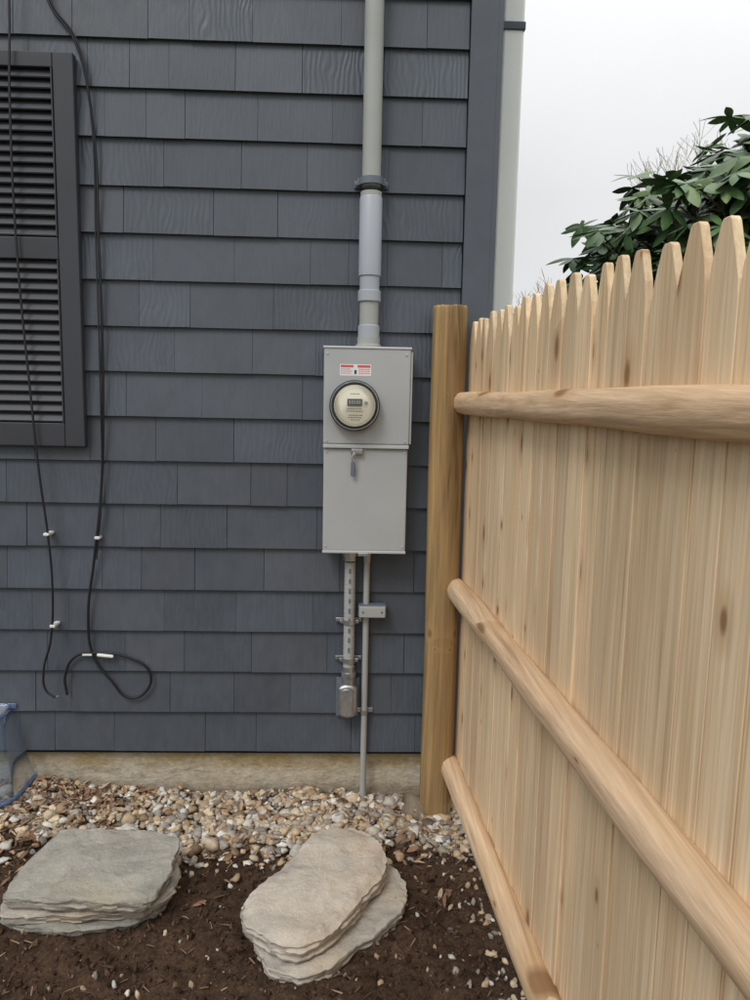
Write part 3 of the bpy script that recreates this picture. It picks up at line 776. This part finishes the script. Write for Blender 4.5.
bare('bare_tree',(13.5,19,0),9,12,.55,'twig',6)
items=[]
for i in range(1500):
    x=random.uniform(-40,60); y=random.uniform(38,46); z=random.uniform(0,3.6)*(.7+.4*noise.noise(Vector((x*.12,0,0)))); s=random.uniform(.35,.9)
    items.append(((x,y,z),(s,s,s*.8),R3(),random.randrange(8),random.choice([(.07,.08,.04),(.09,.085,.06),(.05,.065,.03)])))
scatter('distant_hedge',CT,if_,items,M['clod'])

# ------------------------------------------------------------ light and sky
SUN_EL=math.radians(50); SUN_AZ=math.radians(212)
w=bpy.data.worlds.new('World'); scn.world=w; w.use_nodes=True; t=w.node_tree; bg=t.nodes['Background']
sky=t.nodes.new('ShaderNodeTexSky'); sky.sky_type='NISHITA'; sky.sun_disc=False; sky.sun_elevation=SUN_EL; sky.sun_rotation=SUN_AZ
hs=t.nodes.new('ShaderNodeHueSaturation'); hs.inputs['Saturation'].default_value=.12; t.links.new(sky.outputs[0],hs.inputs['Color'])
tc=t.nodes.new('ShaderNodeTexCoord'); sx=t.nodes.new('ShaderNodeSeparateXYZ'); t.links.new(tc.outputs['Generated'],sx.inputs[0])
rp=t.nodes.new('ShaderNodeMapRange'); rp.inputs[1].default_value=.25; rp.inputs[2].default_value=.95; rp.inputs[3].default_value=7.3; rp.inputs[4].default_value=16.5; t.links.new(sx.outputs[2],rp.inputs[0])
nz=t.nodes.new('ShaderNodeTexNoise'); nz.inputs['Scale'].default_value=2.2; nz.inputs['Detail'].default_value=3; nz.inputs['Roughness'].default_value=.5; t.links.new(tc.outputs['Generated'],nz.inputs[0])
nr=t.nodes.new('ShaderNodeMapRange'); nr.inputs[1].default_value=.3; nr.inputs[2].default_value=.7; nr.inputs[3].default_value=.90; nr.inputs[4].default_value=1.05; t.links.new(nz.outputs[0],nr.inputs[0])
mu=t.nodes.new('ShaderNodeMath'); mu.operation='MULTIPLY'; t.links.new(rp.outputs[0],mu.inputs[0]); t.links.new(nr.outputs[0],mu.inputs[1])
cl=t.nodes.new('ShaderNodeVectorMath'); cl.operation='SCALE'; cl.inputs[0].default_value=(.99,1.0,1.01); t.links.new(mu.outputs[0],cl.inputs['Scale'])
mx_=t.nodes.new('ShaderNodeMix'); mx_.data_type='RGBA'; mx_.inputs[0].default_value=.88; t.links.new(hs.outputs[0],mx_.inputs[6]); t.links.new(cl.outputs[0],mx_.inputs[7])
t.links.new(mx_.outputs[2],bg.inputs[0]); bg.inputs[1].default_value=.115
sl=bpy.data.lights.new('sun','SUN'); sl.energy=1.3; sl.angle=math.radians(20); sl.color=(1,.975,.94)
so=bpy.data.objects.new('sun',sl); link(so)
dirv=Vector((math.sin(SUN_AZ)*math.cos(SUN_EL),math.cos(SUN_AZ)*math.cos(SUN_EL),math.sin(SUN_EL)))
so.rotation_euler=dirv.to_track_quat('Z','Y').to_euler(); so.location=dirv*20

# ------------------------------------------------------------ camera
cam=bpy.data.cameras.new('camera'); cam.lens=27; cam.sensor_width=36; cam.clip_end=1000; cam.clip_start=.05
co=bpy.data.objects.new('camera',cam); link(co)
Rm=Matrix.Rotation(math.radians(-1.9),3,'Z')@Matrix.Rotation(math.radians(90-7.7),3,'X')@Matrix.Rotation(math.radians(1.15),3,'Z')
co.matrix_world=Matrix.Translation((0,-2.8,1.55))@Rm.to_4x4()
scn.camera=co
scn.view_settings.view_transform='Standard'; scn.view_settings.look='None'; scn.view_settings.exposure=0
